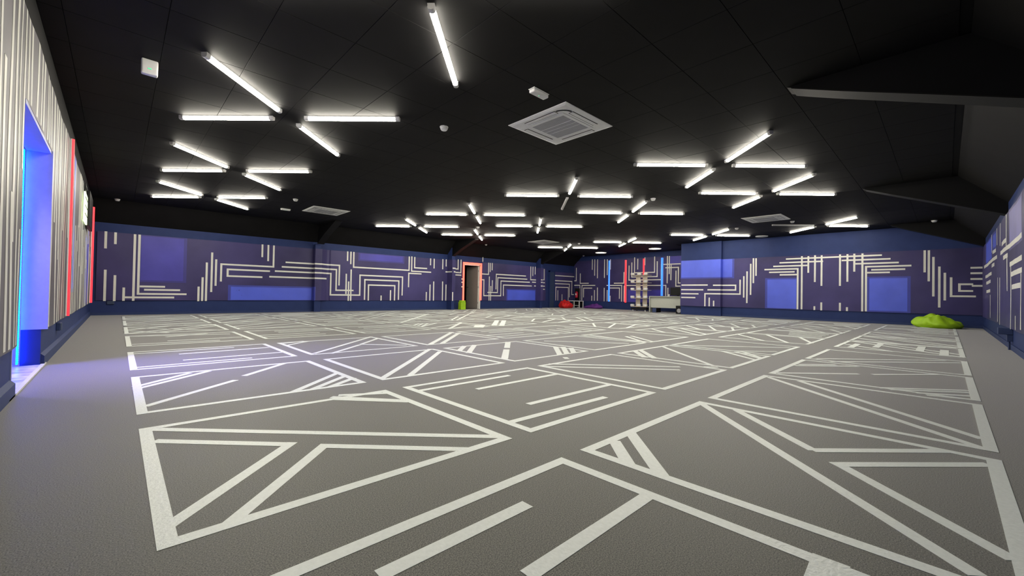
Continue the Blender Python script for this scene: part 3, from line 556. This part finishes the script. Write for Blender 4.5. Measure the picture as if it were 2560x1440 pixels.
# lime bin by the red-lit door
t = thing('plastic_bin', 'lime green upright plastic tub left of the red-lit door', 'bin', (10.93, 14.62, 0))
boxo('body', M['lime'], (-.13, -.11, 0), (.13, .11, .33), t, bv=.02, seg=3); boxo('lid', M['lime'], (-.10, -.10, .33), (.12, .10, .40), t, bv=.02, seg=3)

# low white table
t = thing('side_table', 'low white framed table with dark openings beside the red beanbag', 'table', (18.72, 14.38, 0))
boxo('tabletop', M['white'], (-.2, -.38, .36), (.2, .40, .395), t, bv=.004, seg=1)
for y in (-.37, -.01, .35): 
    for x in (-.19, .15): boxo('leg', M['white'], (x, y, 0), (x+.04, y+.045, .36), t)
boxo('lower_rail', M['white'], (-.18, -.36, .12), (-.15, .38, .145), t); boxo('back_board', M['black'], (.13, -.34, .05), (.145, .36, .35), t)

# fire extinguisher on its board
t = thing('fire_extinguisher', 'dark red fire extinguisher hung on the far corner wall above the white table', 'extinguisher', (XF-.135, 14.62, .55))
bm = bmesh.new(); lathe(bm, [(.045, 0), (.075, .01), (.08, .04), (.08, .30), (.055, .35), (.025, .37)], n=20); obj('cylinder', bm, M['redm'], t, smooth=True)
bm = bmesh.new(); cyl(bm, (0, 0, .36), (0, 0, .41), .02); box(bm, -.015, -.06, .41, .015, .06, .425); obj('valve', bm, M['black'], t)
bm = bmesh.new()
for k in range(8):
    a0, a1 = math.pi*k/8, math.pi*(k+1)/8
    cyl(bm, (-.04, .055*math.cos(a0)+.04, .34-.28*k/8+.05*math.sin(a0)), (-.04, .055*math.cos(a1)+.04, .34-.28*(k+1)/8+.05*math.sin(a1)), .009, n=6, cap=False)
obj('hose', bm, M['black'], t); boxo('label_plate', M['white'], (-.084, -.03, .16), (-.078, .03, .26), t)
tag(boxo('backing_board', M['black'], (XF-.045, 14.46, .42), (XF-.034, 14.82, 1.1), bv=.002, seg=1), 'dark board behind the fire extinguisher in the far corner', 'board')

# shelf rack with headsets
RX, RY_ = 18.2, 10.1
t = thing('shelf_rack', 'cream five-tier rack on castors holding white headsets, left of the desk', 'rack', (RX, RY_, 0))
ZT = (.22, .62, 1.0, 1.36, 1.72)
boxo('base', M['black'], (-.24, -.40, .07), (.24, .40, .16), t, bv=.01)
for s in (-.18, .18): boxo('upright_panel', M['rack'], (.02, s-.115, .16), (.05, s+.115, 1.72), t, bv=.006, seg=1)
for z in ZT: boxo('shelf', M['rack'], (-.24, -.42, z-.015), (.22, .42, z+.01), t, bv=.004, seg=1)
for x in (-.18, .18):
    for y in (-.32, .32):
        bm = bmesh.new(); cyl(bm, (x-.012, y, .035), (x+.012, y, .035), .035); obj('castor', bm, M['white'], t)
def headset():
    t = thing('headset', '', 'headset', (0, 0, 0), 0, 'white headsets on the cream rack')
    bm = bmesh.new(); box(bm, -.05, -.09, .0, .05, .09, .10); bevel(bm, .03, 4); obj('visor', bm, M['white'], t, smooth=True)
    bm = bmesh.new()
    for k in range(10):
        a0, a1 = math.pi*k/10, math.pi*(k+1)/10
        cyl(bm, (.15*math.sin(a0), .075*math.cos(a0), .055), (.15*math.sin(a1), .075*math.cos(a1), .055), .010, n=6, cap=False)
    obj('head_strap', bm, M['white'], t); return t
tiers = ('bottom', 'second lowest', 'middle', 'second highest', 'top'); first = headset()
for q, z in enumerate(ZT):
    for y, side in ((.37, 'left'), (.0, 'central'), (-.37, 'right')):
        if q == 0 and side == 'left': o = first
        else:
            o = first.copy(); COL.objects.link(o)
            for ch in first.children:
                c = ch.copy(); COL.objects.link(c); c.parent = o
        o.location = (RX-.20, RY_+y*.93, z+.011); o['label'] = '%s white headset on the %s shelf of the cream rack' % (side, tiers[q])

# desk
DXa = 17.55
t = thing('desk', 'pale office desk with a front panel, standing against the blue pier', 'desk', (DXa, 8.55, 0))
boxo('desktop', M['desk'], (0, -.85, .70), (.7, .80, .73), t, bv=.004, seg=1)
boxo('modesty_panel', M['desk'], (.10, -.80, .21), (.12, .76, .70), t)
for y in (-.85, .76): boxo('side_panel', M['desk'], (.02, y, 0), (.66, y+.04, .70), t, bv=.003, seg=1)
t = thing('computer_monitor', 'black computer monitor standing on the pale desk', 'monitor', (DXa+.35, 8.17, .73))
boxo('screen', M['black'], (0, -.34, .05), (.03, .34, .40), t, bv=.006); boxo('stand', M['black'], (.03, -.03, .01), (.05, .03, .2), t); boxo('foot', M['black'], (-.07, -.12, 0), (.10, .12, .012), t, bv=.003, seg=1)
t = thing('cup', 'small white cup on the desk left of the monitor', 'cup', (DXa+.1, 8.45, .731))
bm = bmesh.new(); lathe(bm, [(.03, 0), (.038, .09), (.034, .09), (.027, .006)], n=20); obj('body', bm, M['white'], t, smooth=True)
bm = bmesh.new()
for k in range(6):
    a0, a1 = math.pi*k/6, math.pi*(k+1)/6
    cyl(bm, (0, .036+.022*math.sin(a0), .045+.025*math.cos(a0)), (0, .036+.022*math.sin(a1), .045+.025*math.cos(a1)), .004, n=5, cap=False)
obj('handle', bm, M['white'], t)
t = thing('keyboard', 'black keyboard lying flat on the desk', 'keyboard', (DXa+.14, 8.1, .731))
boxo('body', M['black'], (-.06, -.2, 0), (.06, .2, .018), t, bv=.004, seg=1)
bm = bmesh.new()
for a in range(4):
    for b in range(14): box(bm, -.05+a*.026, -.19+b*.0273, .018, -.05+a*.026+.02, -.19+b*.0273+.022, .023)
o = obj('keys', bm, M['navy'], t); o['kind'] = 'stuff'
t = thing('speaker', 'black box speaker on the floor at the right end of the desk', 'speaker', (17.22, 7.74, 0))
boxo('cabinet', M['black'], (-.13, -.14, 0), (.13, .14, .34), t, bv=.01)
bm = bmesh.new(); lathe(bm, [(.09, 0), (.085, .008), (.05, -.002), (.02, .006)], n=24, mt=Matrix.Translation((-.131, 0, .13)) @ Matrix.Rotation(-math.pi/2, 4, 'Y')); obj('cone', bm, M['acg'], t, smooth=True)
t = thing('computer_case', 'dark computer case on the floor under the left end of the desk', 'computer', (DXa+.0, 9.02, 0))
boxo('case', M['black'], (-.12, -.10, 0), (.30, .10, .20), t, bv=.01); boxo('front_panel', M['navy'], (-.126, -.09, .01), (-.12, .09, .19), t)

# wiring boxes
t = thing('junction_box', 'navy cable box with a socket and conduit low on the right wall', 'electrical box', (9.85, YR, .235))
boxo('box', M['navy'], (0, 0, 0), (.12, .15, .10), t, bv=.004, seg=1); boxo('socket', M['navy'], (.01, .0, -.105), (.10, .06, -.002), t, bv=.004, seg=1)
bm = bmesh.new(); cyl(bm, (.05, .035, -.105), (.05, .035, -.232), .012); obj('conduit', bm, M['navy'], t)
def socket(label, loc, ax):
    t = thing('wall_socket', label, 'socket', loc, 0 if ax == 0 else -math.pi/2)
    boxo('back_box', M['navy'], (0, -.07, 0), (.035, .07, .09), t, bv=.004, seg=1); boxo('face_plate', M['darkblue'], (.035, -.065, .005), (.040, .065, .085), t)
socket('small navy socket on the left wall below the first red strip', (WX, 7.1, .22), 0)
socket('small navy socket under the left end of the long back mural', (-.12, YB, .28), 1)
# plastic conduits
tag(boxo('cable_conduit', M['white'], (12.30, YB-.03, 2.2), (12.34, YB, 2.42), bv=.003, seg=1), 'short white cable conduit above the right side of the red-lit door', 'conduit')
